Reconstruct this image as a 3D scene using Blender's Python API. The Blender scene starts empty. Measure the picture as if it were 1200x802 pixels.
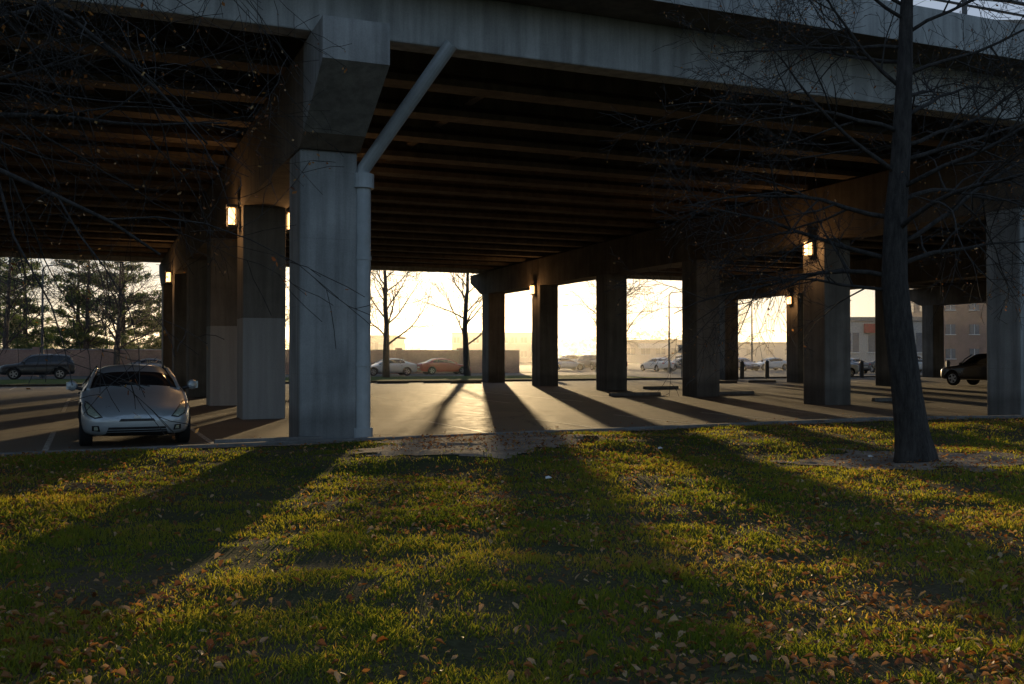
import bpy, math, random
import numpy as np
from mathutils import Vector, Matrix
from mathutils.bvhtree import BVHTree
random.seed(7); np.random.seed(7)
S=bpy.context.scene
S.view_settings.view_transform='Standard'; S.view_settings.look='None'; S.view_settings.exposure=0
COL=S.collection
# ---------- layout frame: bridge axis U, cross axis V, origin at near column ----------
A0=Vector((-3.6,18.9,0)); U=Vector((.9205,.3907,0)); V=Vector((-.3907,.9205,0)); Z=Vector((0,0,1))
def W(u,v,z=0): return A0+U*u+V*v+Z*z
ANG=math.atan2(U.y,U.x)
def kerbY(x):
    return np.interp(x,[-90,-60,-7.6,-3,8.75,14,60,120],[-21.5,-8,15.3,17.85,24.0,25.1,44.6,70.1])

# ---------- node helpers ----------
def newmat(name):
    m=bpy.data.materials.new(name); m.use_nodes=True
    nt=m.node_tree; b=nt.nodes['Principled BSDF']; return m,nt,b
def N(nt,t,**k):
    n=nt.nodes.new(t)
    for a,v in k.items():
        if a in n.inputs.keys(): n.inputs[a].default_value=v
        else: setattr(n,a,v)
    return n
def ramp(nt,fac,stops):
    r=N(nt,'ShaderNodeValToRGB'); e=r.color_ramp.elements
    while len(e)<len(stops): e.new(.5)
    for i,(p,c) in enumerate(stops):
        e[i].position=p; e[i].color=(c[0],c[1],c[2],1) if hasattr(c,'__len__') else (c,c,c,1)
    nt.links.new(fac,r.inputs[0]); return r.outputs[0]
def coords(nt,scale=(1,1,1),kind='Object'):
    t=N(nt,'ShaderNodeTexCoord'); m=N(nt,'ShaderNodeMapping'); m.inputs['Scale'].default_value=scale
    nt.links.new(t.outputs[kind],m.inputs[0]); return m.outputs[0]
def noise(nt,vec,scale,detail=6,rough=.6):
    n=N(nt,'ShaderNodeTexNoise'); n.inputs['Scale'].default_value=scale; n.inputs['Detail'].default_value=detail; n.inputs['Roughness'].default_value=rough
    nt.links.new(vec,n.inputs['Vector']); return n.outputs['Fac']
def mix(nt,a,b,f,mode='MIX'):
    m=N(nt,'ShaderNodeMix',data_type='RGBA',blend_type=mode)
    for s,v in ((6,a),(7,b)):
        if isinstance(v,bpy.types.NodeSocket): nt.links.new(v,m.inputs[s])
        else: m.inputs[s].default_value=(v[0],v[1],v[2],1)
    if isinstance(f,bpy.types.NodeSocket): nt.links.new(f,m.inputs[0])
    else: m.inputs[0].default_value=f
    return m.outputs[2]
def bump(nt,b,h,strength=.3,dist=.02):
    n=N(nt,'ShaderNodeBump'); n.inputs['Strength'].default_value=strength; n.inputs['Distance'].default_value=dist
    nt.links.new(h,n.inputs['Height']); nt.links.new(n.outputs[0],b.inputs['Normal'])
def simple(name,col,rough=.6,metal=0,var=.25,scale=6,coat=0):
    m,nt,b=newmat(name)
    v=coords(nt); n=noise(nt,v,scale)
    c=ramp(nt,n,[(.3,[x*(1-var) for x in col]),(.7,[x*(1+var) for x in col])])
    nt.links.new(c,b.inputs['Base Color']); b.inputs['Roughness'].default_value=rough; b.inputs['Metallic'].default_value=metal
    b.inputs['Coat Weight'].default_value=coat
    return m
def concrete(name,lo,hi,board=True,paint=None):
    m,nt,b=newmat(name); v=coords(nt); 
    n1=noise(nt,v,.9,8); vs=coords(nt,(3.2,3.2,.22)); n2=noise(nt,vs,1.4,6); n3=noise(nt,v,38,4)
    c=ramp(nt,n1,[(.3,lo),(.72,hi)])
    st=ramp(nt,n2,[(.38,.58),(.6,1.0)])
    c=mix(nt,c,st,.75,'MULTIPLY')
    sp=ramp(nt,n3,[(.35,.82),(.6,1.0)]); c=mix(nt,c,sp,.7,'MULTIPLY')
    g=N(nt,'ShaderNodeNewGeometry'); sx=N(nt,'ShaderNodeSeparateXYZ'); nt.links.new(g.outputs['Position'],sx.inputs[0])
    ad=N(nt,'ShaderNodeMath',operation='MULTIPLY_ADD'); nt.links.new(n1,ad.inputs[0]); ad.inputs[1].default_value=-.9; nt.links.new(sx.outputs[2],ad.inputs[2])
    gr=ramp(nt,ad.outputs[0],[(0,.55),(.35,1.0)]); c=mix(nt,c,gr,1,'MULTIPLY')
    if paint:
        lt=N(nt,'ShaderNodeMath',operation='LESS_THAN'); nt.links.new(sx.outputs[2],lt.inputs[0]); lt.inputs[1].default_value=paint[0]
        c=mix(nt,c,mix(nt,mix(nt,paint[1],st,.4,'MULTIPLY'),sp,.5,'MULTIPLY'),lt.outputs[0])
    nt.links.new(c,b.inputs['Base Color']); b.inputs['Roughness'].default_value=.85
    if board:
        bx=N(nt,'ShaderNodeMath',operation='FRACT'); ml=N(nt,'ShaderNodeMath',operation='MULTIPLY'); ml.inputs[1].default_value=.8
        nt.links.new(sx.outputs[2],ml.inputs[0]); nt.links.new(ml.outputs[0],bx.inputs[0])
        ln=ramp(nt,bx.outputs[0],[(.0,0.0),(.015,1.0)]); 
        hh=mix(nt,ln,mix(nt,(0,0,0),n3,1),.35)
        bump(nt,b,hh,.5,.012)
    else: bump(nt,b,n3,.4,.01)
    return m
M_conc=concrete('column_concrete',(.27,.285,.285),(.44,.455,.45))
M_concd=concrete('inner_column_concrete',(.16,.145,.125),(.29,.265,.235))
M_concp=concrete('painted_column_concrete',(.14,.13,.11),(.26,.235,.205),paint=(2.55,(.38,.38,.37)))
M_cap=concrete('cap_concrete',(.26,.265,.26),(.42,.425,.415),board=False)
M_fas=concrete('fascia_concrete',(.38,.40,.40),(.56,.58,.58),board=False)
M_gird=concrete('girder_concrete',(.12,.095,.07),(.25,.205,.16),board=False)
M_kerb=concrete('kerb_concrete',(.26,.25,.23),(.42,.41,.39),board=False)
def asphalt(name,lo,hi):
    m,nt,b=newmat(name); v=coords(nt)
    n1=noise(nt,v,.28,7); n2=noise(nt,v,120,3); n3=noise(nt,v,2.5,6)
    c=ramp(nt,n1,[(.3,lo),(.7,hi)]); c=mix(nt,c,ramp(nt,n2,[(.3,.55),(.7,1.25)]),.8,'MULTIPLY')
    c=mix(nt,c,ramp(nt,n3,[(.35,.7),(.6,1.05)]),.8,'MULTIPLY')
    vo=N(nt,'ShaderNodeTexVoronoi',feature='DISTANCE_TO_EDGE'); vo.inputs['Scale'].default_value=.23
    wv=N(nt,'ShaderNodeVectorMath',operation='ADD'); sc=N(nt,'ShaderNodeVectorMath',operation='SCALE'); sc.inputs['Scale'].default_value=1.4
    nn=N(nt,'ShaderNodeTexNoise'); nn.inputs['Scale'].default_value=1.1; nn.inputs['Detail'].default_value=5; nt.links.new(v,nn.inputs['Vector']); nt.links.new(nn.outputs['Color'],sc.inputs[0])
    nt.links.new(v,wv.inputs[0]); nt.links.new(sc.outputs[0],wv.inputs[1]); nt.links.new(wv.outputs[0],vo.inputs['Vector'])
    cr=ramp(nt,vo.outputs['Distance'],[(.003,.3),(.012,1.0)]); c=mix(nt,c,cr,.9,'MULTIPLY')
    nt.links.new(c,b.inputs['Base Color'])
    r=ramp(nt,n3,[(.3,.66),(.7,.86)]); nt.links.new(r,b.inputs['Roughness']); b.inputs['Specular IOR Level'].default_value=.5
    bump(nt,b,mix(nt,mix(nt,(0,0,0),n2,1),n3,.5),.6,.012)
    return m
M_asph=asphalt('asphalt_worn',(.105,.082,.060),(.185,.148,.108))
M_road=asphalt('road_asphalt',(.06,.056,.05),(.10,.092,.08))
m,nt,b=newmat('worn_white_paint'); v=coords(nt); n=noise(nt,v,14,6,.75)
nt.links.new(ramp(nt,n,[(.42,(.12,.10,.08)),(.56,(.55,.52,.46))]),b.inputs['Base Color']); b.inputs['Roughness'].default_value=.7; M_paint=m
m,nt,b=newmat('lawn_soil'); v=coords(nt); n1=noise(nt,v,.55,6); n2=noise(nt,v,26,5)
c=ramp(nt,n1,[(.35,(.045,.055,.022)),(.62,(.09,.072,.042))]); c=mix(nt,c,ramp(nt,n2,[(.3,.5),(.7,1.4)]),.8,'MULTIPLY')
nt.links.new(c,b.inputs['Base Color']); b.inputs['Roughness'].default_value=1; b.inputs['Specular IOR Level'].default_value=.1; bump(nt,b,n2,.8,.03); M_soil=m
m,nt,b=newmat('bare_dirt'); v=coords(nt); n1=noise(nt,v,2.,7); n2=noise(nt,v,45,5)
c=ramp(nt,n1,[(.35,(.19,.145,.11)),(.65,(.36,.285,.22))]); c=mix(nt,c,ramp(nt,n2,[(.3,.6),(.7,1.3)]),.8,'MULTIPLY')
nt.links.new(c,b.inputs['Base Color']); b.inputs['Roughness'].default_value=.95; b.inputs['Specular IOR Level'].default_value=.2; bump(nt,b,n2,.9,.03); M_dirt=m
m,nt,b=newmat('far_turf'); v=coords(nt); n1=noise(nt,v,.1,6); n2=noise(nt,v,9,5)
c=ramp(nt,n1,[(.35,(.06,.10,.022)),(.65,(.11,.12,.04))]); c=mix(nt,c,ramp(nt,n2,[(.3,.6),(.7,1.3)]),.8,'MULTIPLY')
nt.links.new(c,b.inputs['Base Color']); b.inputs['Roughness'].default_value=1; b.inputs['Specular IOR Level'].default_value=.1; bump(nt,b,n2,1,.08); M_turf=m
def leafmat(name,stops,trans=.45,rough=.6,tr=(1.5,1.35,.8)):
    m=bpy.data.materials.new(name); m.use_nodes=True; nt=m.node_tree; nt.nodes.clear()
    o=N(nt,'ShaderNodeOutputMaterial'); a=N(nt,'ShaderNodeAttribute',attribute_name='tint')
    c=ramp(nt,a.outputs['Fac'],stops)
    p=N(nt,'ShaderNodeBsdfPrincipled'); p.inputs['Roughness'].default_value=rough; p.inputs['Specular IOR Level'].default_value=.25; nt.links.new(c,p.inputs['Base Color'])
    t=N(nt,'ShaderNodeBsdfTranslucent'); br=mix(nt,c,tr,1,'MULTIPLY'); nt.links.new(br,t.inputs['Color'])
    x=N(nt,'ShaderNodeMixShader'); x.inputs[0].default_value=trans
    nt.links.new(p.outputs[0],x.inputs[1]); nt.links.new(t.outputs[0],x.inputs[2]); nt.links.new(x.outputs[0],o.inputs[0]); return m
M_grass=leafmat('grass_blade',[(0,(.055,.10,.022)),(.4,(.10,.15,.028)),(.75,(.18,.21,.04)),(.92,(.27,.225,.08)),(1,(.31,.22,.10))],.64,.6,(2.5,2.0,.75))
M_leaf=leafmat('dry_leaf',[(0,(.14,.055,.025)),(.4,(.28,.115,.04)),(.7,(.40,.20,.08)),(1,(.50,.36,.21))],.4)
M_needle=leafmat('pine_needles',[(0,(.04,.085,.032)),(1,(.11,.17,.055))],.4)
m,nt,b=newmat('tree_bark'); v=coords(nt,(1,1,.22)); n1=noise(nt,v,16,6,.7)
nt.links.new(ramp(nt,n1,[(.35,(.018,.016,.015)),(.68,(.075,.068,.062))]),b.inputs['Base Color']); b.inputs['Roughness'].default_value=.95; bump(nt,b,n1,1,.05); M_bark=m
m,nt,b=newmat('red_brick'); v=coords(nt); br=N(nt,'ShaderNodeTexBrick'); br.inputs['Scale'].default_value=4; br.inputs['Color1'].default_value=(.36,.20,.15,1); br.inputs['Color2'].default_value=(.28,.15,.11,1); br.inputs['Mortar'].default_value=(.38,.34,.30,1)
br.inputs['Mortar Size'].default_value=.015
cb=N(nt,'ShaderNodeSeparateXYZ'); nt.links.new(v,cb.inputs[0]); cc=N(nt,'ShaderNodeCombineXYZ'); nt.links.new(cb.outputs[0],cc.inputs[0]); nt.links.new(cb.outputs[2],cc.inputs[1]); nt.links.new(cc.outputs[0],br.inputs['Vector'])
nt.links.new(mix(nt,br.outputs[0],ramp(nt,noise(nt,v,.8),[(.3,.7),(.7,1.2)]),.8,'MULTIPLY'),b.inputs['Base Color']); b.inputs['Roughness'].default_value=.9; M_brick=m
M_galv=simple('galvanised_pipe',(.40,.44,.46),.5,.2,.15,3)
M_black=simple('black_trim',(.012,.012,.013),.45)
M_glass=simple('dark_window_glass',(.012,.015,.018),.06,0,.1); 
M_winb=simple('building_window',(.16,.17,.19),.15)
M_tyre=simple('tyre_rubber',(.015,.015,.015),.85)
M_rim=simple('alloy_rim',(.45,.45,.46),.3,.8)
M_lens=simple('headlight_lens',(.46,.52,.42),.12,.3,.25,40,1)
M_plate=simple('number_plate',(.6,.6,.55),.4)
M_red=simple('tail_light_red',(.35,.01,.01),.15)
M_wall=simple('cream_render',(.55,.50,.43),.8)  # cream lightened for far walls, distance haze put into the colour
M_grey=simple('grey_cladding',(.36,.35,.35),.6)  # far office grey, lightened so the colour carries haze
M_roof=simple('roofing',(.28,.25,.22),.8)
M_sign=simple('red_sign_face',(.5,.05,.04),.4)
M_signw=simple('white_sign_face',(.7,.7,.68),.4)
M_steel=simple('painted_steel',(.10,.10,.10),.5,.4)
def paintmat(name,col,metal=.0):
    m,nt,b=newmat(name); v=coords(nt); n=noise(nt,v,400,2)
    nt.links.new(ramp(nt,n,[(.3,[x*.85 for x in col]),(.7,[x*1.12 for x in col])]),b.inputs['Base Color'])
    n2=noise(nt,v,3,5); nt.links.new(ramp(nt,n2,[(.3,.26),(.7,.42)]),b.inputs['Roughness'])
    b.inputs['Metallic'].default_value=metal; b.inputs['Coat Weight'].default_value=.6; b.inputs['Coat Roughness'].default_value=.08; return m
m=bpy.data.materials.new('lamp_glow'); m.use_nodes=True; nt=m.node_tree; b=nt.nodes['Principled BSDF']; b.inputs['Emission Color'].default_value=(1,.5,.17,1); b.inputs['Emission Strength'].default_value=5; M_glow=m

# ---------- mesh builder ----------
class MB:
    def __init__(s): s.v=[]; s.f=[]; s.m=[]; s.t=[]
    def add(s,vs,fs,mi=0,tint=.5):
        o=len(s.v); s.v+= [tuple(p) for p in vs]; s.f+=[tuple(i+o for i in f) for f in fs]; s.m+=[mi]*len(fs); s.t+=[tint]*len(vs)
    def box(s,c,sz,mi=0,a=U,b=V,z=Z):
        c=Vector(c); a=a*(sz[0]/2); b=b*(sz[1]/2); z=z*(sz[2]/2)
        vs=[c-a-b-z,c+a-b-z,c+a+b-z,c-a+b-z,c-a-b+z,c+a-b+z,c+a+b+z,c-a+b+z]
        s.add(vs,[(3,2,1,0),(4,5,6,7),(0,1,5,4),(1,2,6,5),(2,3,7,6),(3,0,4,7)],mi)
    def prism(s,poly,fn,e0,e1,mi=0):
        n=len(poly); vs=[fn(e0,a,b) for a,b in poly]+[fn(e1,a,b) for a,b in poly]
        fs=[tuple(range(n-1,-1,-1)),tuple(range(n,2*n))]+[(i,(i+1)%n,n+(i+1)%n,n+i) for i in range(n)]
        s.add(vs,fs,mi)
    def tube(s,pts,rad,n=6,mi=0,cap=True,lobes=0):
        vs=[];L=len(pts)
        prev=None
        for i,p in enumerate(pts):
            d=(pts[min(i+1,L-1)]-pts[max(i-1,0)])
            if d.length<1e-6: d=Vector((0,0,1))
            d.normalize()
            if prev is None:
                x=d.orthogonal().normalized()
            else:
                x=prev-d*prev.dot(d)
                x=x.normalized() if x.length>1e-5 else d.orthogonal().normalized()
            prev=x; y=d.cross(x)
            for k in range(n):
                a=2*math.pi*k/n; rr=rad[i]*(1+lobes*math.sin(a*5+i*.35)*(1.6 if i<2 else .6)); vs.append(p+(x*math.cos(a)+y*math.sin(a))*rr)
        fs=[]
        for i in range(L-1):
            for k in range(n):
                fs.append((i*n+k,i*n+(k+1)%n,(i+1)*n+(k+1)%n,(i+1)*n+k))
        if cap: fs.append(tuple(range(n-1,-1,-1))); fs.append(tuple((L-1)*n+k for k in range(n)))
        s.add(vs,fs,mi)
    def obj(s,name,mats,parent=None,smooth=False,bevel=0,recalc=False):
        me=bpy.data.meshes.new(name); me.from_pydata(s.v,[],s.f); 
        for mm in mats: me.materials.append(mm)
        me.polygons.foreach_set('material_index',s.m)
        at=me.attributes.new('tint','FLOAT','POINT'); at.data.foreach_set('value',s.t)
        if smooth: me.polygons.foreach_set('use_smooth',[True]*len(me.polygons))
        me.update(); o=bpy.data.objects.new(name,me); COL.objects.link(o)
        if parent: o.parent=parent
        if bevel:
            bm=o.modifiers.new('bevel','BEVEL'); bm.width=bevel; bm.segments=2; bm.limit_method='ANGLE'
        return o
def empty(name,loc=(0,0,0),rz=0,sc=1):
    e=bpy.data.objects.new(name,None); COL.objects.link(e); e.location=loc; e.rotation_euler=(0,0,rz); e.scale=(sc,sc,sc); e.empty_display_size=.3; return e

# ---------- world / sun / camera ----------
EL=4.6; AZ=-1.9
w=bpy.data.worlds.new('World'); S.world=w; w.use_nodes=True; nt=w.node_tree
sk=nt.nodes.new('ShaderNodeTexSky'); sk.sky_type='NISHITA'; sk.sun_disc=False; sk.sun_elevation=math.radians(EL); sk.sun_rotation=math.radians(AZ)
sk.air_density=1.0; sk.dust_density=1.4; sk.ozone_density=2.2
gm=nt.nodes.new('ShaderNodeGamma'); gm.inputs[1].default_value=.46; nt.links.new(sk.outputs[0],gm.inputs[0])
hs=nt.nodes.new('ShaderNodeHueSaturation'); hs.inputs['Saturation'].default_value=.85; nt.links.new(gm.outputs[0],hs.inputs['Color'])
c=mix(nt,hs.outputs[0],(1.62,1.85,2.25),1,'MULTIPLY')
bg=nt.nodes['Background']; bg.inputs[1].default_value=.15; nt.links.new(c,bg.inputs[0])
sun=bpy.data.lights.new('sun','SUN'); sun.energy=5; sun.angle=math.radians(.55); sun.color=(1,.71,.36)
so=bpy.data.objects.new('sun',sun); COL.objects.link(so); so.location=(0,100,60)
a=math.radians(AZ); e=math.radians(EL); sd=Vector((math.sin(a)*math.cos(e),math.cos(a)*math.cos(e),math.sin(e)))
so.rotation_euler=sd.to_track_quat('Z','Y').to_euler()
cam=bpy.data.cameras.new('camera'); cam.lens=35; cam.sensor_width=36; cam.clip_end=4000; cam.clip_start=.05
co=bpy.data.objects.new('camera',cam); COL.objects.link(co); co.location=(0,0,1.6); co.rotation_euler=(math.radians(90.785),0,0); S.camera=co
# evening haze: a real low layer of misty air lying over the district beyond the overpass
hz=MB(); hz.box(W(0,560,11),(2400,1030,26)); ho=hz.obj('haze',[])
m=bpy.data.materials.new('evening_haze'); m.use_nodes=True; nt=m.node_tree; nt.nodes.clear(); o_=N(nt,'ShaderNodeOutputMaterial'); vsn=N(nt,'ShaderNodeVolumeScatter')
vsn.inputs['Density'].default_value=.0009; vsn.inputs['Anisotropy'].default_value=.78; vsn.inputs['Color'].default_value=(1,.93,.82,1); nt.links.new(vsn.outputs[0],o_.inputs['Volume']); ho.data.materials.append(m)

# ---------- value noise in numpy ----------
def mkn(seed):
    g=np.random.RandomState(seed).rand(256,256)
    def f(x,y,s):
        x=np.asarray(x)*s+100.3; y=np.asarray(y)*s+77.7
        xi=np.floor(x).astype(int); yi=np.floor(y).astype(int); fx=x-xi; fy=y-yi
        fx=fx*fx*(3-2*fx); fy=fy*fy*(3-2*fy); X=xi%256;Y=yi%256;X1=(X+1)%256;Y1=(Y+1)%256
        return (g[X,Y]*(1-fx)+g[X1,Y]*fx)*(1-fy)+(g[X,Y1]*(1-fx)+g[X1,Y1]*fx)*fy
    return f
n1=mkn(1); n2=mkn(2); n3=mkn(3)
def lawnz(x,y):
    d=np.clip((kerbY(x)-y)/1.2,0,1)
    return .07+d*((n1(x,y,.35)-.5)*.16+(n2(x,y,1.3)-.5)*.05+(n3(x,y,4.)-.5)*.025)

# ---------- ground ----------
g=MB(); g.add([(-1800,-600,-.06),(1800,-600,-.06),(1800,3000,-.06),(-1800,3000,-.06)],[(0,1,2,3)]); g.obj('ground',[M_turf])
xs=np.concatenate([np.linspace(-80,-22,40),np.arange(-21.8,22,.16),np.linspace(22.2,110,60)])
ts=np.concatenate([[0],np.arange(.1,30,.16),np.linspace(30.5,80,30)])
Xg,Tg=np.meshgrid(xs,ts); Yg=kerbY(Xg)-.17-Tg; Zg=lawnz(Xg,Yg)
nx,nt_=len(xs),len(ts)
vv=np.stack([Xg,Yg,Zg],-1).reshape(-1,3)
idx=np.arange(nx*nt_).reshape(nt_,nx)
q=np.stack([idx[1:,:-1],idx[1:,1:],idx[:-1,1:],idx[:-1,:-1]],-1).reshape(-1,4)
def npmesh(name,verts,quads,mats,tint=None,parent=None,tris=None):
    me=bpy.data.meshes.new(name)
    me.vertices.add(len(verts)); me.vertices.foreach_set('co',verts.astype(np.float32).ravel())
    loops=quads.ravel(); n=len(quads); k=quads.shape[1]
    starts=np.arange(n)*k
    if tris is not None:
        starts=np.concatenate([starts,n*k+np.arange(len(tris))*3]); loops=np.concatenate([loops,tris.ravel()]); n+=len(tris)
    me.loops.add(len(loops)); me.loops.foreach_set('vertex_index',loops.astype(np.int32))
    me.polygons.add(n); me.polygons.foreach_set('loop_start',starts.astype(np.int32))
    for m in mats: me.materials.append(m)
    if tint is not None:
        at=me.attributes.new('tint','FLOAT','POINT'); at.data.foreach_set('value',tint.astype(np.float32))
    me.update(calc_edges=True); o=bpy.data.objects.new(name,me); COL.objects.link(o)
    if parent: o.parent=parent
    return o
lawn=npmesh('lawn',vv,q,[M_soil])
lawn.data.polygons.foreach_set('use_smooth',[True]*len(lawn.data.polygons))
def bare(x,y):
    wob=(n2(x,y,1.1)-.5)*.9+(n3(x,y,3.)-.5)*.6
    yk=kerbY(x)-y
    d1=np.hypot((x+.55)/1.95,(yk-1.9)/2.7)+wob*.5
    d2=np.hypot((x-5.9)/1.7,(y-14.7)/1.6)+wob*.8
    d3=np.where(yk<.5,.72+wob,9)
    return np.minimum(np.minimum(d1,d2),d3)
bx_=np.arange(-14,18,.07); by_=np.arange(10,27,.07)
BX,BY=np.meshgrid(bx_,by_); sc=bare(BX,BY); ins=(sc<1)&(BY<kerbY(BX)-.2)
ID=-np.ones(BX.shape,int); ok=ins[:-1,:-1]&ins[1:,:-1]&ins[:-1,1:]&ins[1:,1:]
used=np.zeros(BX.shape,bool); used[:-1,:-1]|=ok; used[1:,:-1]|=ok; used[:-1,1:]|=ok; used[1:,1:]|=ok
ID[used]=np.arange(used.sum()); jj,ii=np.where(ok)
dq=np.stack([ID[jj,ii],ID[jj,ii+1],ID[jj+1,ii+1],ID[jj+1,ii]],-1)
dv=np.stack([BX[used],BY[used],lawnz(BX[used],BY[used])+.012],-1)
o=npmesh('bare_dirt_path',dv,dq,[M_dirt]); o.data.polygons.foreach_set('use_smooth',[True]*len(o.data.polygons))
# kerb
kx=[-90,-60,-7.6,-3,8.75,14,60,110]; mb=MB()
kp=[Vector((x,float(kerbY(x)),0)) for x in kx]
prof=[(-.18,-.05),(0,-.05),(0,.11),(-.015,.125),(-.165,.125),(-.18,.11)]
vs=[]
for i,p in enumerate(kp):
    d=(kp[min(i+1,len(kp)-1)]-kp[max(i-1,0)]).normalized(); nrm=Vector((-d.y,d.x,0))
    for a_,z_ in prof: vs.append(p+nrm*a_+Z*z_)
k=len(prof); fs=[(i*k+j,i*k+(j+1)%k,(i+1)*k+(j+1)%k,(i+1)*k+j) for i in range(len(kp)-1) for j in range(k)]
mb.add(vs,fs); mb.obj('kerb',[M_kerb])
mb=MB(); far=[W(112,38.6),W(-75,38.6)]
mb.add([p+Z*0 for p in kp]+far,[tuple(range(len(kp)+2))]); mb.obj('parking_lot',[M_asph])
mb=MB()
mb.box(W(20,38.7,.03),(190,.16,.16)); mb.obj('far_kerb',[M_kerb],bevel=.02)
mb=MB(); mb.add([W(-120,38.8,.03),W(34,38.8,.03),W(34,54,.03),W(-120,54,.03)],[(0,1,2,3)]); mb.obj('grass_verge',[M_turf])
mb=MB(); mb.add([W(-250,54,-.02),W(300,54,-.02),W(300,67.5,-.02),W(-250,67.5,-.02)],[(0,1,2,3)])
mb.obj('road',[M_road])
mb=MB(); mb.add([W(34.2,38.8,-.03),W(300,38.8,-.03),W(300,53.9,-.03),W(34.2,53.9,-.03)],[(0,1,2,3)])
mb.add([W(36,67.6,-.03),W(300,67.6,-.03),W(300,220,-.03),W(36,220,-.03)],[(0,1,2,3)]); mb.obj('far_parking_lot',[M_road])
mb=MB()
for k in range(-14,32):
    u=-2.0+2.75*k
    for v0,v1 in ((-.6,4.4),(12,17),(17.2,22.2),(33,38)):
        if abs((u%18.3)-0)<.3 : continue
        c=W(u,(v0+v1)/2,.004)
        if v0<0 and c.y-2.3<float(kerbY(c.x+1)): c=W(u,2.6,.004)
        x0=(v1-v0)/2-.2
        mb.add([c-U*.05-V*x0,c+U*.05-V*x0,c+U*.05+V*x0,c-U*.05+V*x0],[(0,1,2,3)])
mb.obj('parking_bay_lines',[M_paint])

# ---------- overpass ----------
ov=empty('highway_overpass')
SL=.015
rows=[-36,-18.2,0,18.3,35.1,53.3,71.5,90]
mbc=MB(); mbp=MB(); mbd=MB(); caps=MB(); cape=MB()
for ri,u in enumerate(rows):
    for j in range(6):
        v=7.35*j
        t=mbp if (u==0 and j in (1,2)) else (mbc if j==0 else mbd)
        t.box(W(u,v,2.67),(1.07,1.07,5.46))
    fn=lambda e_,a_,b_:W(e_,a_,b_)
    cape.prism([(-2.6,6.5),(-1.0,5.615),(-1.0,7.18),(-2.6,7.2)],fn,u-.57,u+.57)
    caps.prism([(-1.0,5.615),(-.62,5.4),(37.4,5.3),(39.2,6.1),(39.2,7.15-SL*39),(-1.0,7.18)],fn,u-.565,u+.565)  # bleached ends stay pale; darker concrete here puts shade into the colour
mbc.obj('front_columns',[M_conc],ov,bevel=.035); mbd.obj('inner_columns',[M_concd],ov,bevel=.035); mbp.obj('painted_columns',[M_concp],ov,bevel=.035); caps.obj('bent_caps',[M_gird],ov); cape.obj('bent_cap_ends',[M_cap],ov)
g=MB(); u0,u1=-62,112
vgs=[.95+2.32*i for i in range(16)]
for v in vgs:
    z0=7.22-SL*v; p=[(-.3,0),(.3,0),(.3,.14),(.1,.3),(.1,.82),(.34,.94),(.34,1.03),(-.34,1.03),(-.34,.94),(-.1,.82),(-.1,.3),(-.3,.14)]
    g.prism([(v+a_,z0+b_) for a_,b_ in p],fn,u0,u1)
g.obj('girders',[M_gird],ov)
g=MB()
for v in (-1.35,38.2):
    z0=7.22-SL*v; g.box(W(25,v,z0+.515),(174,.5,1.03))
g.obj('edge_girders',[M_fas],ov,bevel=.03)
g=MB()
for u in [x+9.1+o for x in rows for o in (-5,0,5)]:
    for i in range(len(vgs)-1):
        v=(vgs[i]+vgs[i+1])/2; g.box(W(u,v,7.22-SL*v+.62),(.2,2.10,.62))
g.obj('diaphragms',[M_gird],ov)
g=MB()
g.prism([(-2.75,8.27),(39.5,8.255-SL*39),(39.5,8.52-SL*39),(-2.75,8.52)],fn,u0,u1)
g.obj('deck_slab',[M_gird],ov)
g=MB()
for (va,vb,dz) in ((-2.78,-2.4,0),(39.15,39.53,-SL*39)):
    uu=u0
    while uu<u1:
        g.prism([(va,8.24+dz),(vb,8.53+dz),(vb,9.05+dz),(va,9.05+dz)] if va<0 else [(va,8.53+dz),(vb,8.2+dz),(vb,9.05+dz),(va,9.05+dz)],fn,uu,uu+6.08)
        uu+=6.1
g.obj('parapets',[M_fas],ov,bevel=.02)
g=MB()
uu=u0
while uu<u1: g.box(W(uu,-2.6,9.05+.3),(.08,.08,.6)); uu+=2.44
g.tube([W(u0,-2.6,9.6),W(u1,-2.6,9.6)],[.045,.045],8); g.tube([W(u0,-2.6,9.33),W(u1,-2.6,9.33)],[.03,.03],8)
g.obj('parapet_railing',[M_steel],ov)
# downpipe
g=MB()
g.tube([Vector((-2.82,18.75,0)),Vector((-2.82,18.75,4.95))],[.155,.155],20)
g.tube([Vector((-2.82,18.75,4.75)),Vector((-2.82,18.75,5.02))],[.215,.215],20)
g.tube([Vector((-2.82,18.75,.0)),Vector((-2.82,18.75,.25))],[.2,.2],20)
g.tube([Vector((-2.86,18.76,4.95)),Vector((-2.8,18.74,5.12)),Vector((-2.65,18.68,5.32)),Vector((-1.1,18.05,7.28))],[.13,.13,.13,.13],16)
for z in (1.4,3.4): g.tube([Vector((-2.82,18.75,z)),Vector((-2.82,18.75,z+.07))],[.168,.168],20)
g.obj('drain_downpipe',[M_galv],None,smooth=False)
def lamp(u,v,z,side=-1):
    e=empty('wall_lamp'); 
    p=W(u,v,z)
    m=MB(); m.box(p+Z*.26,(.26,.3,.08)); m.box(p-Z*.24,(.2,.24,.05)); m.box(p+U*(.14*-side),(.04,.24,.5))
    for a_ in (-.1,.1):
        for b_ in (-.12,.12): m.box(p+U*a_+V*b_,(.015,.015,.46))
    m.obj('housing',[M_steel],e)
    m=MB(); m.box(p,(.16,.2,.42)); m.obj('lens',[M_glow],e,bevel=.02)
    l=bpy.data.lights.new('bulb','POINT'); l.energy=30; l.color=(1,.52,.2); l.shadow_soft_size=.12
    lo=bpy.data.objects.new('bulb',l); COL.objects.link(lo); lo.location=p+U*(.3*side)-Z*.1; lo.parent=e
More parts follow.
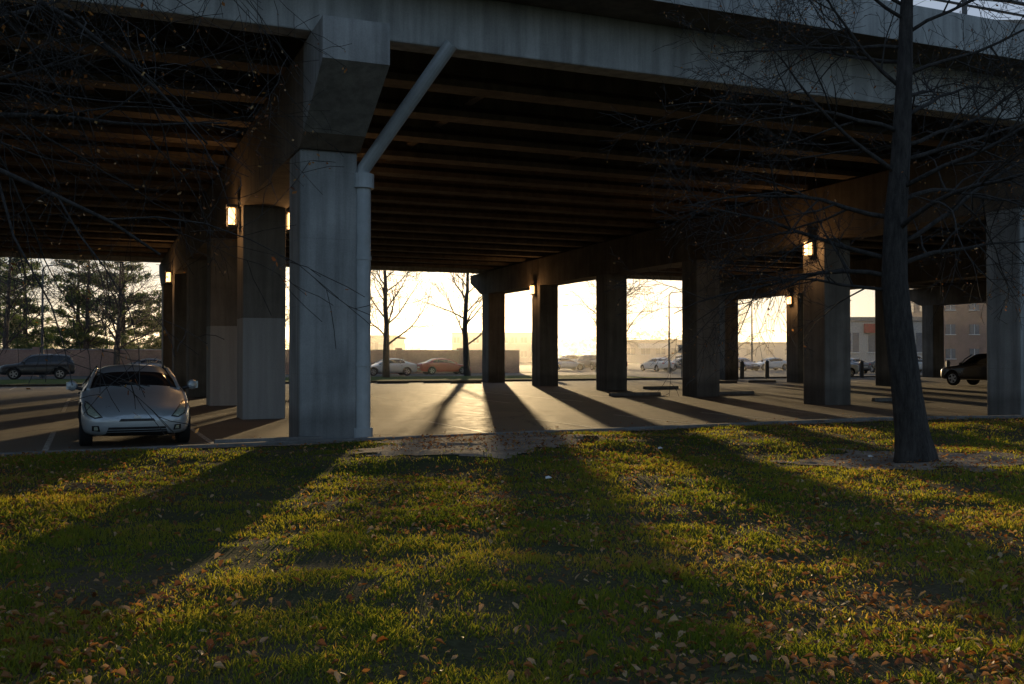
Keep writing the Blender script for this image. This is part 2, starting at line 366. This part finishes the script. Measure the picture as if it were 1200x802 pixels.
for (u,v,z) in ((-.75,7.35,5.15),(-.75,29.4,5.2),(18.3-.75,7.35,5.1),(18.3-.75,29.4,5.1),(35.1-.75,29.4,4.9)): lamp(u,v,z)
lamp(.75,7.35,5.1,1)
def stop(p,rz=ANG,l=1.9):
    a_=Vector((math.cos(rz),math.sin(rz),0)); b_=Vector((-a_.y,a_.x,0)); m=MB()
    m.prism([(-.1,0),(.1,0),(.07,.13),(-.07,.13)],lambda e_,x,z_:Vector(p)+a_*e_+b_*x+Z*(z_+.002),-l/2,l/2); m.obj('wheel_stop',[M_kerb],bevel=.015)
stop(W(-1.1,-.7)); 
for u in (9.5,12.2,15,): stop(W(u,37.2))
stop(W(16.2,35.8)); stop(W(20.2,15.4),ANG,2.3); stop(W(16.0,15.9),ANG,2.3); stop(W(21.3,22.6)); stop(W(22,8.2)); stop(W(33,30.2)); stop(W(30.2,30.2))

# ---------- grass blades ----------
def lawnpts(n,seed,ymin=2.2,power=1.0,margin=2.6):
    r=np.random.RandomState(seed); ys=np.exp(r.uniform(np.log(ymin),np.log(29),n)) if power==1 else r.uniform(ymin,29,n)
    hw=.55*29+margin; 
    half=.55*ys+margin
    keep=r.rand(n)<(half/hw) if power!=1 else np.ones(n,bool)
    xs=(r.rand(n)*2-1)*half
    k=keep&(ys<kerbY(xs)-.2); return xs[k],ys[k]
x,y=lawnpts(640000,11)
cl=n1(x,y,1.7)*.45+n2(x,y,4.5)*.4+n3(x,y,11)*.15
r=np.random.RandomState(5)
keep=(r.rand(len(x))<np.clip(.06+2.5*(cl-.30),.07,1))&(r.rand(len(x))<np.clip((bare(x,y)-.8)/.4,.02,1))
x=x[keep];y=y[keep];cl=cl[keep];n=len(x)
z=lawnz(x,y)-.005
dist=np.hypot(x,y)
h=(.018+.038*r.rand(n)**1.2)*(.35+1.4*cl)*(1+.6*(n3(x,y,.5)-.5))
wd=(.0024+.002*r.rand(n))*np.clip(np.sqrt(dist/3.2),1,2.4)
th=r.rand(n)*2*np.pi; bx,by=np.cos(th),np.sin(th); ph=r.rand(n)*2*np.pi; ln=h*(.2+.9*r.rand(n)); lx,ly=np.cos(ph)*ln,np.sin(ph)*ln
V5=np.zeros((n,5,3))
V5[:,0]=np.stack([x-bx*wd,y-by*wd,z],-1); V5[:,1]=np.stack([x+bx*wd,y+by*wd,z],-1)
V5[:,2]=np.stack([x+bx*wd*.8+lx*.35,y+by*wd*.8+ly*.35,z+h*.6],-1); V5[:,3]=np.stack([x-bx*wd*.8+lx*.35,y-by*wd*.8+ly*.35,z+h*.6],-1)
V5[:,4]=np.stack([x+lx,y+ly,z+h],-1)
base=np.arange(n)[:,None]*5
tint=np.clip(n2(x,y,.7)*.5+n3(x,y,.2)*.25+n1(x,y,3.1)*.2+r.rand(n)*.3-.08,0,.9); dead=r.rand(n)<(.05+.25*np.clip(.55-cl,0,1)*2); tint[dead]=.9+.1*r.rand(dead.sum())
npmesh('grass',V5.reshape(-1,3),base+np.array([[0,1,2,3]]),[M_grass],np.repeat(tint,5),None,base+np.array([[3,2,4]]))
print('blades',n)
def leaves(name,x,y,z,size,seed,mat=M_leaf,tilt=.6):
    r=np.random.RandomState(seed); n=len(x); th=r.rand(n)*2*np.pi
    a=np.stack([np.cos(th),np.sin(th),(r.rand(n)-.5)*tilt],-1); b=np.stack([-np.sin(th),np.cos(th),(r.rand(n)-.5)*tilt],-1)
    c=np.stack([x,y,z],-1); s=size[:,None]; cu=(r.rand(n)*.6+.1)[:,None]*s*np.array([[0,0,1]])
    P=np.zeros((n,7,3)); 
    P[:,0]=c-a*s; P[:,1]=c-a*s*.25+b*s*.55+cu; P[:,2]=c+a*s*.45+b*s*.42+cu*.8; P[:,3]=c+a*s; P[:,4]=c+a*s*.45-b*s*.42+cu*.7; P[:,5]=c-a*s*.25-b*s*.55+cu*1.1; P[:,6]=c+a*s*.1
    ba=np.arange(n)[:,None]*7
    q=np.concatenate([ba+np.array([[0,6,2,1]]),ba+np.array([[0,5,4,6]])]); t=np.concatenate([ba+np.array([[6,3,2]]),ba+np.array([[6,4,3]])])
    return npmesh(name,P.reshape(-1,3),q,[mat],np.repeat(r.rand(n),7),None,t)
x,y=lawnpts(42000,21); x2,y2=lawnpts(34000,22,power=0)
x=np.concatenate([x,x2]);y=np.concatenate([y,y2]); k=np.random.RandomState(3).rand(len(x))<np.clip(.25+1.7*(n3(x,y,.45)-.25)*(.4+1.2*n1(x,y,2.5)),.12,1); x=x[k];y=y[k]
r=np.random.RandomState(9)
leaves('fallen_leaves',x,y,lawnz(x,y)+.012+.034*r.rand(len(x)),.013+.022*r.rand(len(x))**1.5,4,tilt=1.3)
xx=r.uniform(-14,22,900); off=.05+np.abs(r.randn(900))*1.2; yy=kerbY(xx)+off
leaves('leaf_litter',xx,yy,np.full(900,.012),.018+.02*r.rand(900),6,tilt=.25)
for i,(px,py) in enumerate([(.45,12.2),(5.4,15.0),(2.4,16.1)]):
    m=MB(); zz=float(lawnz(px,py))+.05; m.add([(px-.04,py-.02,zz),(px+.03,py-.03,zz+.01),(px+.04,py+.02,zz+.01),(px,py+.04,zz+.03),(px-.04,py+.02,zz+.02)],[(0,1,2,3,4)]); m.obj('paper_litter',[M_signw])

# ---------- trees ----------
def unit(r): 
    while True:
        v=Vector((r.uniform(-1,1),r.uniform(-1,1),r.uniform(-1,1)))
        if .1<v.length<1: return v.normalized()
def grow(mb,lf,p,d,L,r0,lev,mx,r,wig=.18,grav=-.02,kids=(7,6,5,4),leafp=.0,kr=.55,rmin=.003,ang=(30,65)):
    n=max(3,int(L/(.35 if lev<2 else .2))) ; n=min(n,12); pts=[p.copy()]; rad=[r0]
    st=L/n; d=d.normalized(); dirs=[d.copy()]
    for i in range(n):
        d=(d+unit(r)*wig+Z*grav).normalized(); p=p+d*st; pts.append(p.copy()); dirs.append(d.copy()); f=(i+1)/n
        rad.append(max(rmin,r0*(1-f*.8)))
    mb.tube(pts,rad,7 if lev==0 else (5 if lev==1 else 3),cap=(lev==0))
    if lev<mx:
        k=kids[lev]; k=max(2,int(k*r.uniform(.7,1.3)))
        for i in range(k):
            f=.18+.8*(i+r.random()*.8)/k; f=min(f,.99); j=min(int(f*n),n-1); q=pts[j].lerp(pts[j+1],f*n-j)
            ax=dirs[j].cross(unit(r)); 
            if ax.length<.1: continue
            nd=Matrix.Rotation(math.radians(r.uniform(*ang)),3,ax.normalized())@dirs[j]
            grow(mb,lf,q,nd,L*kr*(1.15-.55*f)*r.uniform(.75,1.2),max(rmin,rad[j]*.55),lev+1,mx,r,wig*1.15,grav,kids,leafp,kr,rmin,ang)
    if lf is not None and lev>=mx-1:
        for q in pts[1:]:
            if r.random()<leafp:
                s=r.uniform(.012,.028); a_=unit(r)*s; b_=unit(r)*s; c=q-Z*s*1.3
                lf.add([c-a_,c+b_*.7,c+a_,c-b_*.7],[(0,1,2,3)],1,r.random())
def shade_tree(name,base,trunk,trad,limbs,seed,leafp=.12,**kw):
    r=random.Random(seed); mb=MB()
    mb.tube(trunk,trad,20,lobes=.045)
    for (f,dx,L,rr,gv) in limbs:
        k=f*(len(trunk)-1); j=min(int(k),len(trunk)-2); p=trunk[j].lerp(trunk[j+1],k-j)
        grow(mb,mb,p,Vector(dx),L,rr,0,3,r,grav=gv,leafp=leafp,**kw)
    return mb.obj(name,[M_bark,M_leaf],smooth=True)
bx,by=5.85,14.6
tr=[Vector((bx+.06,by,-.05)),Vector((bx+.05,by,.16)),Vector((bx+.01,by,.45)),Vector((bx-.06,by,1.0)),Vector((bx-.17,by,1.9)),Vector((bx-.24,by,2.7)),Vector((bx-.20,by+.05,3.6)),Vector((bx-.13,by,4.6)),Vector((bx-.07,by,5.8)),Vector((bx+.02,by+.1,7.2)),Vector((bx,by+.15,8.8)),Vector((bx-.1,by+.1,10.3))]
rd=[.33,.29,.245,.215,.20,.185,.16,.135,.11,.08,.05,.02]
def fz(z):
    for i in range(len(tr)-1):
        if tr[i].z<=z<=tr[i+1].z: return (i+(z-tr[i].z)/(tr[i+1].z-tr[i].z))/(len(tr)-1)
    return .97
rl=random.Random(4); limbs=[(fz(2.55),(-1,-.1,.05),2.3,.03,-.06),(fz(2.75),(-.9,.3,.2),3.3,.04,-.035),(fz(2.9),(.9,.2,.3),2.8,.04,-.02)]
for i in range(34):
    t=i/33; z=3.0+6.9*t; th=i*2.4+rl.uniform(-.4,.4)
    if i%3==0: th=math.pi+rl.uniform(-.6,.6)
    if i%3==1: th=rl.uniform(-.7,.7)
    limbs.append((fz(z),(math.cos(th),math.sin(th)*.8,rl.uniform(.15,.8)),(4.2-2.8*t)*rl.uniform(.75,1.1),.042-.024*t,-.014))
shade_tree('bare_tree',None,tr,rd,limbs,12,.16,kids=(10,7,4,3),rmin=.0035)
bx,by=-7.6,9.2
tr=[Vector((bx,by,-.05)),Vector((bx,by,.4)),Vector((bx+.05,by,2)),Vector((bx,by+.1,4)),Vector((bx+.1,by,6)),Vector((bx,by,9))]
limbs=[]
for i in range(26):
    f=.46+.51*i/25; th=rl.uniform(-.75,.75) if i%4 else rl.uniform(1.5,4.7)
    limbs.append((f,(math.cos(th),math.sin(th),rl.uniform(.15,.55)),rl.uniform(3.6,6.0)*(1.1-.3*f),.05,-.012-.018*f))
shade_tree('bare_tree',None,tr,[.34,.26,.22,.19,.14,.03],limbs,31,.2,kids=(9,6,4,3))
def bgtree(x,y,h,seed,r0=.28,spread=.42):
    r=random.Random(seed); mb=MB(); n=9; tr=[Vector((x,y,-.1))]; 
    for i in range(n): tr.append(tr[-1]+Vector((r.uniform(-.12,.12),r.uniform(-.1,.1),h/n)))
    mb.tube(tr,[max(.03,r0*(1-i/n*.92)) for i in range(n+1)],7)
    for i in range(20):
        f=.2+.77*i/19; j=min(int(f*n),n-1); th=i*2.4+r.uniform(-.3,.3)
        grow(mb,None,tr[j].lerp(tr[j+1],f*n-j),Vector((math.cos(th),math.sin(th),r.uniform(.5,1.1))),h*spread*(1.1-.7*f),.085*(1.2-f),0,2,r,.15,.02,(9,7,3),0,.55,.012,(25,55))
    return mb.obj('bare_tree',[M_bark])
for i,(x,y,h) in enumerate([(-9.1,72,12),(-3.5,78,12.5),(8.6,88,12),(-31,78,11),(-36,84,13),(-26,86,12),(-17,90,10),(-40.5,80,13),(14,140,10),(33,150,11),(-19.5,76,10)]):
    bgtree(x,y,h,50+i)
def conifer(x,y,h,seed):
    r=random.Random(seed); e=empty('pine_tree'); mb=MB()
    top=Vector((x+r.uniform(-.3,.3),y,h)); b0=Vector((x,y,-.1)); mb.tube([b0,b0.lerp(top,.5),top],[.26,.16,.03],7)
    lf=MB()
    zz=h*.14
    while zz<h*.98:
        f=zz/h; R=(h*.33)*(1-f)**.7*r.uniform(.55,1.2)+.4
        for k in range(r.choice((3,4,5))):
            th=r.uniform(0,6.28); L=R*r.uniform(.6,1.15); d=Vector((math.cos(th),math.sin(th),.1+.35*f)); p0=b0.lerp(top,f)
            p1=p0+d*L*.6; p2=p0+d*L+Z*(.06*L); mb.tube([p0,p1,p2],[.05,.03,.012],3,cap=False)
            m=int(L*9)+3
            for q in range(m):
                t=r.uniform(.35,1.05); sp=.15+.28*L*.25; c=p0.lerp(p2,t)+Vector((r.gauss(0,sp),r.gauss(0,sp),r.gauss(.1,.08)))
                tn=min(1,max(0,r.gauss(.45,.3)))
                for s_ in range(8):
                    a_=unit(r)*r.uniform(.12,.26); b_=unit(r)*.06; cc=c+unit(r)*.16
                    lf.add([cc-a_-b_,cc+a_,cc-a_+b_],[(0,1,2)],0,tn)
        zz+=h*r.uniform(.035,.065)
    mb.obj('trunk_and_limbs',[M_bark],e); lf.obj('needles',[M_needle],e)
for i,(x,y,h) in enumerate([(-43,88,13),(-37.5,86,10.5),(-33.5,86,12.5),(-29.5,88,9.5),(-47,91,14),(-52,89,13)]): conifer(x,y,h,80+i)
r=random.Random(3); mb=MB()
for i in range(13000):
    x=r.uniform(-420,420); yy=480+.0*x+r.uniform(-15,25); hh=9+3.2*math.sin(x*.031)+2.2*math.sin(x*.083+1)+1.5*math.sin(x*.21)
    z_=r.random()**.8*hh*r.uniform(.75,1.08); a_=unit(r)*r.uniform(.8,2.1); b_=unit(r)*r.uniform(.8,2.1); c=Vector((x,yy,z_))
    mb.add([c-a_,c+b_,c+a_],[(0,1,2)],0,r.random())
M_dtree=leafmat('distant_tree_mass',[(0,(.12,.105,.09)),(1,(.22,.19,.16))],.4,.9)  # tree tones lightened: distance haze put into the colour
mb.obj('distant_treeline',[M_dtree])

# ---------- walls, buildings ----------
def wall(name,u0,u1,v,h):
    e=empty(name); m=MB(); m.box(W((u0+u1)/2,v,h/2-.05),(u1-u0,.3,h+.0)); 
    o=m.obj('wall_panel',[M_brick],e)
    m=MB(); m.box(W((u0+u1)/2,v,h+.0),(u1-u0,.42,.1)); m.obj('coping',[M_kerb],e)
    m=MB(); u=u0
    while u<u1: m.box(W(u,v,(h+.25)/2-.05),(.5,.5,h+.25)); u+=6
    m.obj('piers',[M_brick],e)
wall('brick_boundary_wall',-110,34,69.2,2.1)
def building(name,x0,x1,y0,y1,h,mat,floors,bays,parapet=.6,win=(.55,.5),sign=None):
    e=empty(name); X=Vector((1,0,0));Y=Vector((0,1,0)); m=MB(); m.box(((x0+x1)/2,(y0+y1)/2,h/2-.05),(x1-x0,y1-y0,h),0,X,Y); m.obj('walls',[mat],e)
    m=MB(); m.box(((x0+x1)/2,(y0+y1)/2,h+parapet/2-.04),(x1-x0+.5,y1-y0+.5,parapet),0,X,Y); m.obj('roof_parapet',[M_roof],e)
    m=MB(); fr=MB(); bw=(x1-x0)/bays; fh=h/floors
    for f in range(floors):
        for k in range(bays):
            cx=x0+bw*(k+.5); cz=fh*(f+.55)
            m.box((cx,y0-.02,cz),(bw*win[0],.12,fh*win[1]),0,X,Y); fr.box((cx,y0-.06,cz-fh*win[1]/2-.07),(bw*win[0]+.2,.2,.12),0,X,Y); fr.box((cx,y0-.07,cz),(.07,.14,fh*win[1]),0,X,Y)
    nb=max(2,int((y1-y0)/bw)); bw2=(y1-y0)/nb
    for f in range(floors):
        for k in range(nb):
            m.box((x0-.02,y0+bw2*(k+.5),fh*(f+.55)),(.12,bw2*win[0],fh*win[1]),0,X,Y)
    m.obj('windows',[M_winb],e); fr.obj('window_frames',[M_signw],e)
    if sign:
        m=MB(); m.box(((x0+x1)/2,y0-.25,h-.9),((x1-x0)*.5,.3,1.1),0,X,Y); m.obj('store_sign',[sign],e)
building('office_building',-16,7,265,290,7.4,M_grey,2,9,.4,(.6,.4))
building('warehouse_building',44,88,255,280,4.6,M_wall,1,9,.5,(.4,.3))
building('warehouse_building',-42,-28,240,260,6,M_wall,1,4)
building('retail_store',39.5,51,120,138,5.8,M_wall,1,4,.5,(.6,.4),M_sign)
building('retail_store',24,37,215,230,4.6,M_wall,1,4,.5,(.6,.3),M_signw)
building('brick_apartment_building',60,100,140,162,48,M_brick,14,12,1.0,(.4,.4))
def streetlamp(x,y,h,arm=1.6):
    m=MB(); m.tube([Vector((x,y,-.1)),Vector((x,y,h*.5)),Vector((x,y,h-.3)),Vector((x+.2,y,h)),Vector((x+arm,y,h+.15))],[.11,.09,.06,.05,.04],8)
    m.tube([Vector((x,y,-.1)),Vector((x,y,.5))],[.2,.18],8); m.box((x+arm+.25,y,h+.13),(.7,.28,.12),0,Vector((1,0,0)),Vector((0,1,0))); m.obj('street_lamp',[M_steel])
for x,y,h in ((15,95,7.6),(5.2,130,8),(27,112,8),(38,118,8),(-33.5,71,8),(-22,120,8)): streetlamp(x,y,h)
def sign(x,y,z=2.2,mat=M_signw,w=.5,h=.6):
    e=empty('traffic_sign'); m=MB(); m.tube([Vector((x,y,-.1)),Vector((x,y,z+.35))],[.03,.03],6); m.obj('post',[M_steel],e)
    m=MB(); m.box((x,y-.05,z),(w,.02,h),0,Vector((1,0,0)),Vector((0,1,0))); m.obj('panel',[mat],e,bevel=.01)
sign(22.3,72); sign(12.6,74,2.1); sign(31.6,85,2.3,M_sign); sign(40.5,96,2.2,M_sign,.7,.7); sign(1.9,86,2.3)
for k in range(11):
    p=W(37.2+2.1*k,38.0); m=MB(); m.tube([p-Z*.1,p+Z*1.15,p+Z*1.24],[.15,.15,.08],10); m.obj('bollard',[M_steel])

# ---------- vehicles ----------
ST={
'coupe':dict(L=2.14,st=[(2.15,.48,.27,.47,.50,.30),(2.07,.66,.20,.54,.58,.42),(1.90,.79,.17,.61,.66,.54),(1.5,.85,.17,.72,.76,.60),(1.05,.865,.17,.80,.86,.64),(.80,.865,.17,.86,.92,.69),(.15,.865,.17,.90,1.22,.57),(-.25,.865,.17,.92,1.30,.55),(-.75,.865,.17,.94,1.305,.545),(-1.15,.86,.17,.97,1.24,.54),(-1.75,.85,.18,1.0,1.07,.6),(-2.0,.80,.22,.97,1.0,.58),(-2.13,.68,.30,.86,.88,.5)],
   ws=(5,6),side=(5,9),rw=(9,10),wx=(1.33,-1.25),wr=.325,arch=.375),
'sedan':dict(L=2.3,st=[(2.32,.5,.3,.55,.60,.34),(2.24,.72,.22,.62,.68,.46),(2.0,.84,.2,.70,.77,.6),(1.5,.885,.2,.80,.86,.66),(1.0,.89,.2,.88,.93,.72),(.25,.89,.2,.93,1.34,.6),(-.2,.89,.2,.95,1.43,.59),(-.8,.89,.2,.96,1.42,.585),(-1.2,.885,.2,.97,1.33,.58),(-1.75,.88,.2,.99,1.06,.68),(-2.15,.84,.24,.97,1.02,.66),(-2.32,.72,.32,.85,.88,.5)],
   ws=(4,5),side=(4,8),rw=(8,9),wx=(1.42,-1.38),wr=.33,arch=.38),
'suv':dict(L=2.35,st=[(2.36,.6,.4,.75,.82,.45),(2.28,.82,.32,.88,.95,.6),(2.0,.91,.3,.98,1.04,.72),(1.4,.93,.3,1.04,1.1,.76),(1.05,.93,.3,1.08,1.14,.78),(.5,.93,.3,1.10,1.66,.68),(.1,.93,.3,1.11,1.74,.68),(-.8,.93,.3,1.12,1.75,.68),(-1.7,.93,.3,1.13,1.72,.67),(-2.05,.92,.32,1.14,1.66,.65),(-2.28,.88,.35,1.10,1.14,.74),(-2.36,.75,.45,.95,.98,.6)],
   ws=(4,5),side=(4,9),rw=(9,10),wx=(1.45,-1.4),wr=.38,arch=.43)}
CMATS=lambda p:[p,M_glass,M_black,M_lens,M_plate,M_red]
def body_mesh(kind,paint):
    D=ST[kind]; vs=[];fs=[];ms=[]
    for (x,w_,zb,zt,top,wt) in D['st']:
        half=[(0,zb),(w_-.10,zb),(w_-.01,zb+.11),(w_+.005,min(.52,(zb+zt)/2+.06)),(w_-.015,zt-.05),(w_-.07,zt),(wt,top-.045),(wt*.6,top-.012),(0,top)]
        for a_,b_ in half: vs.append((x,a_,b_))
        for a_,b_ in reversed(half[1:-1]): vs.append((x,-a_,b_))
    n=16
    for i in range(len(D['st'])-1):
        for k in range(n):
            mi=0; kk=k if k<8 else 15-k
            if kk in (6,7) and D['ws'][0]<=i<D['ws'][1]: mi=1
            if kk in (6,7) and D['rw'][0]<=i<D['rw'][1]: mi=1
            if kk==5 and D['side'][0]<=i<D['side'][1]: mi=1
            if kk in (0,): mi=2
            fs.append((i*n+k,(i+1)*n+k,(i+1)*n+(k+1)%n,i*n+(k+1)%n)); ms.append(mi)
    fs.append(tuple(range(n))); ms.append(0); L=len(D['st'])-1; fs.append(tuple(L*n+k for k in range(n-1,-1,-1))); ms.append(0)
    me=bpy.data.meshes.new('b'); me.from_pydata(vs,[],fs); me.polygons.foreach_set('material_index',ms); me.polygons.foreach_set('use_smooth',[True]*len(fs))
    for m_ in CMATS(paint): me.materials.append(m_)
    me.update(); o=bpy.data.objects.new('b',me); COL.objects.link(o)
    s=o.modifiers.new('s','SUBSURF'); s.levels=2; s.render_levels=2
    cut=MB()
    for wx in D['wx']:
        for sy in (-1,1):
            cut.tube([Vector((wx,sy*.60,D['wr'])),Vector((wx,sy*1.2,D['wr']))],[D['arch'],D['arch']],28,2)
    c=cut.obj('c',CMATS(paint)); bo=o.modifiers.new('bo','BOOLEAN'); bo.object=c; bo.operation='DIFFERENCE'; bo.solver='EXACT'
    dg=bpy.context.evaluated_depsgraph_get(); dg.update(); out=bpy.data.meshes.new_from_object(o.evaluated_get(dg),depsgraph=dg)
    bpy.data.objects.remove(o); bpy.data.objects.remove(c)
    return out
import bmesh
def patch(bvh,poly,direction,off=.006,sub=4):
    bm=bmesh.new(); ax=-1 if direction<0 else 1
    f=bm.faces.new([bm.verts.new((0,a_,b_)) for a_,b_ in poly]); bmesh.ops.triangulate(bm,faces=bm.faces[:])
    bmesh.ops.subdivide_edges(bm,edges=bm.edges[:],cuts=sub,use_grid_fill=True)
    vs=[]
    for v in bm.verts:
        h=bvh.ray_cast(Vector((4*ax,v.co.y,v.co.z)),Vector((-ax,0,0)))
        vs.append(Vector((h[0].x+off*ax,v.co.y,v.co.z)) if h[0] else None)
    bm.verts.index_update()
    fs=[tuple(v.index for v in f.verts) for f in bm.faces if all(vs[v.index] is not None for v in f.verts)]
    vs=[p if p else Vector((0,0,.5)) for p in vs]; bm.free(); return vs,fs
def wheel_mesh(r):
    m=MB(); n=28; prof=[(-.1,r*.62),(-.1,r*.93),(-.08,r),(.08,r),(.1,r*.93),(.1,r*.66),(.085,r*.64),(.05,r*.6)]
    vs=[(r_*math.cos(2*math.pi*k/n),y_,r_*math.sin(2*math.pi*k/n)) for y_,r_ in prof for k in range(n)]
    fs=[(i*n+k,i*n+(k+1)%n,(i+1)*n+(k+1)%n,(i+1)*n+k) for i in range(len(prof)-1) for k in range(n)]
    m.add(vs,fs,0)
    m.tube([Vector((0,.0,0)),Vector((0,.04,0))],[r*.62,r*.62],n,2)
    for k in range(5):
        a_=2*math.pi*k/5; d=Vector((math.cos(a_),0,math.sin(a_))); t=Vector((-d.z,0,d.x)); m.box(d*r*.33+Vector((0,.06,0)),(r*.62,.05,r*.2),1,d,Vector((0,1,0)),t)
    m.tube([Vector((0,.04,0)),Vector((0,.09,0))],[r*.16,r*.14],12,1)
    ring=[(.03,r*.66),(.09,r*.66),(.09,r*.58),(.03,r*.58)]
    vs=[(r_*math.cos(2*math.pi*k/n),y_,r_*math.sin(2*math.pi*k/n)) for y_,r_ in ring for k in range(n)]
    m.add(vs,[(i*n+k,i*n+(k+1)%n,((i+1)%4)*n+(k+1)%n,((i+1)%4)*n+k) for i in range(4) for k in range(n)],1)
    return m
cache={}
def car(name,kind,paint,loc,rz,sc=1):
    key=(kind,paint.name); e=empty(name,loc,rz,sc); D=ST[kind]
    if key not in cache:
        parts=[]
        body=body_mesh(kind,paint); bvh=BVHTree.FromPolygons([v.co.copy() for v in body.vertices],[tuple(p.vertices) for p in body.polygons])
        body.name='body'; parts.append(('body',body,(0,0,0),0))
        d=MB()
        zo={'coupe':0,'sedan':.06,'suv':.22}[kind]
        def P(poly,dr,mi,off=.006):
            vs,fs=patch(bvh,poly,dr,off); d.add(vs,fs,mi)
        for s in (1,-1):
            if kind=='coupe':
                P([(s*.50,.49),(s*.62,.47),(s*.73,.53),(s*.775,.66),(s*.765,.73),(s*.70,.70),(s*.60,.60)][::s],1,2,.004)
                P([(s*.53,.505),(s*.62,.49),(s*.715,.545),(s*.757,.66),(s*.75,.705),(s*.70,.68),(s*.61,.585)][::s],1,3,.012)
                P([(s*.54,.27),(s*.66,.28),(s*.66,.36),(s*.56,.36)],1,2,.004); 
                P([(s*.57,.29),(s*.63,.29),(s*.63,.345),(s*.58,.345)],1,3,.012)
            else:
                P([(s*.48,.58+zo),(s*.74,.60+zo),(s*.76,.70+zo),(s*.5,.68+zo)],1,3,.01)
            P([(s*.45,.74+zo),(s*.70,.74+zo),(s*.70,.86+zo),(s*.45,.86+zo)],-1,5,.01)
        if kind=='coupe':
            P([(-.46,.22),(.46,.22),(.42,.335),(-.42,.335)],1,2,.006)
            for z_ in (.255,.29): P([(-.44,z_),(.44,z_),(.44,z_+.008),(-.44,z_+.008)],1,0,.012)
            P([(-.27,.425),(.27,.425),(.24,.465),(-.24,.465)],1,2,.006)
            P([(-.055,.475),(.055,.475),(.04,.515),(-.04,.515)],1,4,.01)
        else:
            P([(-.42,.56+zo),(.42,.56+zo),(.42,.68+zo),(-.42,.68+zo)],1,2,.006); P([(-.5,.30+zo),(.5,.30+zo),(.5,.42+zo),(-.5,.42+zo)],1,2,.006)
            P([(-.26,.45+zo),(.26,.45+zo),(.26,.55+zo),(-.26,.55+zo)],1,4,.012)
        P([(-.26,.50+zo),(.26,.50+zo),(.26,.62+zo),(-.26,.62+zo)],-1,4,.012)
        st=D['st']; i0,i1=D['ws']
        for s in (1,-1):
            c0=st[i0]; c1=st[i1]
            d.tube([Vector((c0[0]-.03,s*(c0[5]+.03),c0[4]-.03)),Vector(((c0[0]+c1[0])/2,s*((c0[5]+c1[5])/2+.035),(c0[4]+c1[4])/2+.0)),Vector((c1[0]-.1,s*(c1[5]+.015),c1[4]+.0))],[.03,.03,.03],6,0)
            j=(D['side'][0]+D['side'][1])//2+1; q=st[j]; d.tube([Vector((q[0],s*(q[1]-.075),q[3]-.02)),Vector((q[0]-.05,s*(q[5]+.02),q[4]-.05))],[.032,.028],6,2)
            mx,mz=c0[0]-.22,c0[3]+.09
            pts=[Vector((mx+dx,s*(D['st'][i0][1]+.10),mz)) for dx in (-.07,-.05,.0,.05,.075)]
            d.tube(pts,[.06,.085,.09,.07,.03],10,0); d.tube([Vector((mx,s*(st[i0][1]-.06),mz-.06)),Vector((mx,s*(st[i0][1]+.06),mz-.03))],[.03,.03],6,2)
            d.box((mx+.0,s*(st[i0][1]+.14),mz),(.09,.1,.12),0,Vector((1,0,0)),Vector((0,1,0)))
            q=st[j]; d.box((q[0]-.1,s*(q[1]+.0),q[3]-.16),(.16,.03,.03),2,Vector((1,0,0)),Vector((0,1,0)))
        c0=st[i0]
        d.tube([Vector((c0[0]+.0,.25,c0[4]+.015)),Vector((c0[0]-.2,-.25,c0[4]+.10))],[.012,.008],4,2); d.tube([Vector((c0[0]+.0,-.2,c0[4]+.02)),Vector((c0[0]-.17,-.62,c0[4]+.06))],[.012,.008],4,2)
        do=d.obj('fittings',CMATS(paint)); parts.append(('fittings',do.data,(0,0,0),0)); bpy.data.objects.remove(do)
        wo=wheel_mesh(D['wr']).obj('wheel',[M_tyre,M_rim,M_black]); wm=wo.data; bpy.data.objects.remove(wo)
        tw=st[4][1]-.12
        for wx in D['wx']:
            parts.append(('wheel',wm,(wx,tw,D['wr']),0)); parts.append(('wheel',wm,(wx,-tw,D['wr']),math.pi))
        cache[key]=parts
    for nm,me,l,rz_ in cache[key]:
        o=bpy.data.objects.new(nm,me); COL.objects.link(o); o.parent=e; o.location=l; o.rotation_euler=(0,0,rz_)
P_sil=paintmat('silver_car_paint',(.46,.51,.54),.45); P_blk=paintmat('black_car_paint',(.015,.016,.02)); P_wht=paintmat('white_car_paint',(.65,.65,.63)); P_red=paintmat('red_car_paint',(.35,.02,.02)); P_blu=paintmat('blue_car_paint',(.04,.07,.16)); P_gry=paintmat('grey_car_paint',(.16,.17,.18),.4)
p=W(-3.3,1.95); car('silver_coupe_car','coupe',P_sil,p,math.atan2(-V.y,-V.x),1.1)
car('parked_suv','suv',P_blk,(-32.6,68.5,-.02),ANG+math.pi); car('parked_sedan','sedan',P_gry,(-28.2,79,-.02),ANG)
car('parked_sedan','sedan',P_sil,(-10.1,81,-.02),ANG+math.pi); car('parked_sedan','sedan',P_red,(-5.9,86.5,-.02),ANG)
car('parked_suv','suv',P_blk,(25.2,52.8,0),ANG+math.pi/2+.1)
car('parked_sedan','sedan',P_sil,(24.2,76,-.03),ANG+math.pi)
r=random.Random(2); pl=[P_sil,P_blk,P_wht,P_gry,P_red,P_blu,P_wht,P_sil]
for k,(x,y) in enumerate([(6,112),(9.1,112),(15.1,104),(18.3,108),(12.4,122),(25,108),(29,112),(33,116),(37,118),(41,108),(23,130),(27,133),(31,136),(19,128),(45,112),(7.5,135),(11,138),(36,95),(40,99),(31,92)]):
    kd='suv' if r.random()<.35 else 'sedan'
    car('parked_'+kd,kd,pl[k%8],(x,y,-.03),ANG+(math.pi/2 if k%3 else 0)+(math.pi if r.random()<.5 else 0))
print('done')
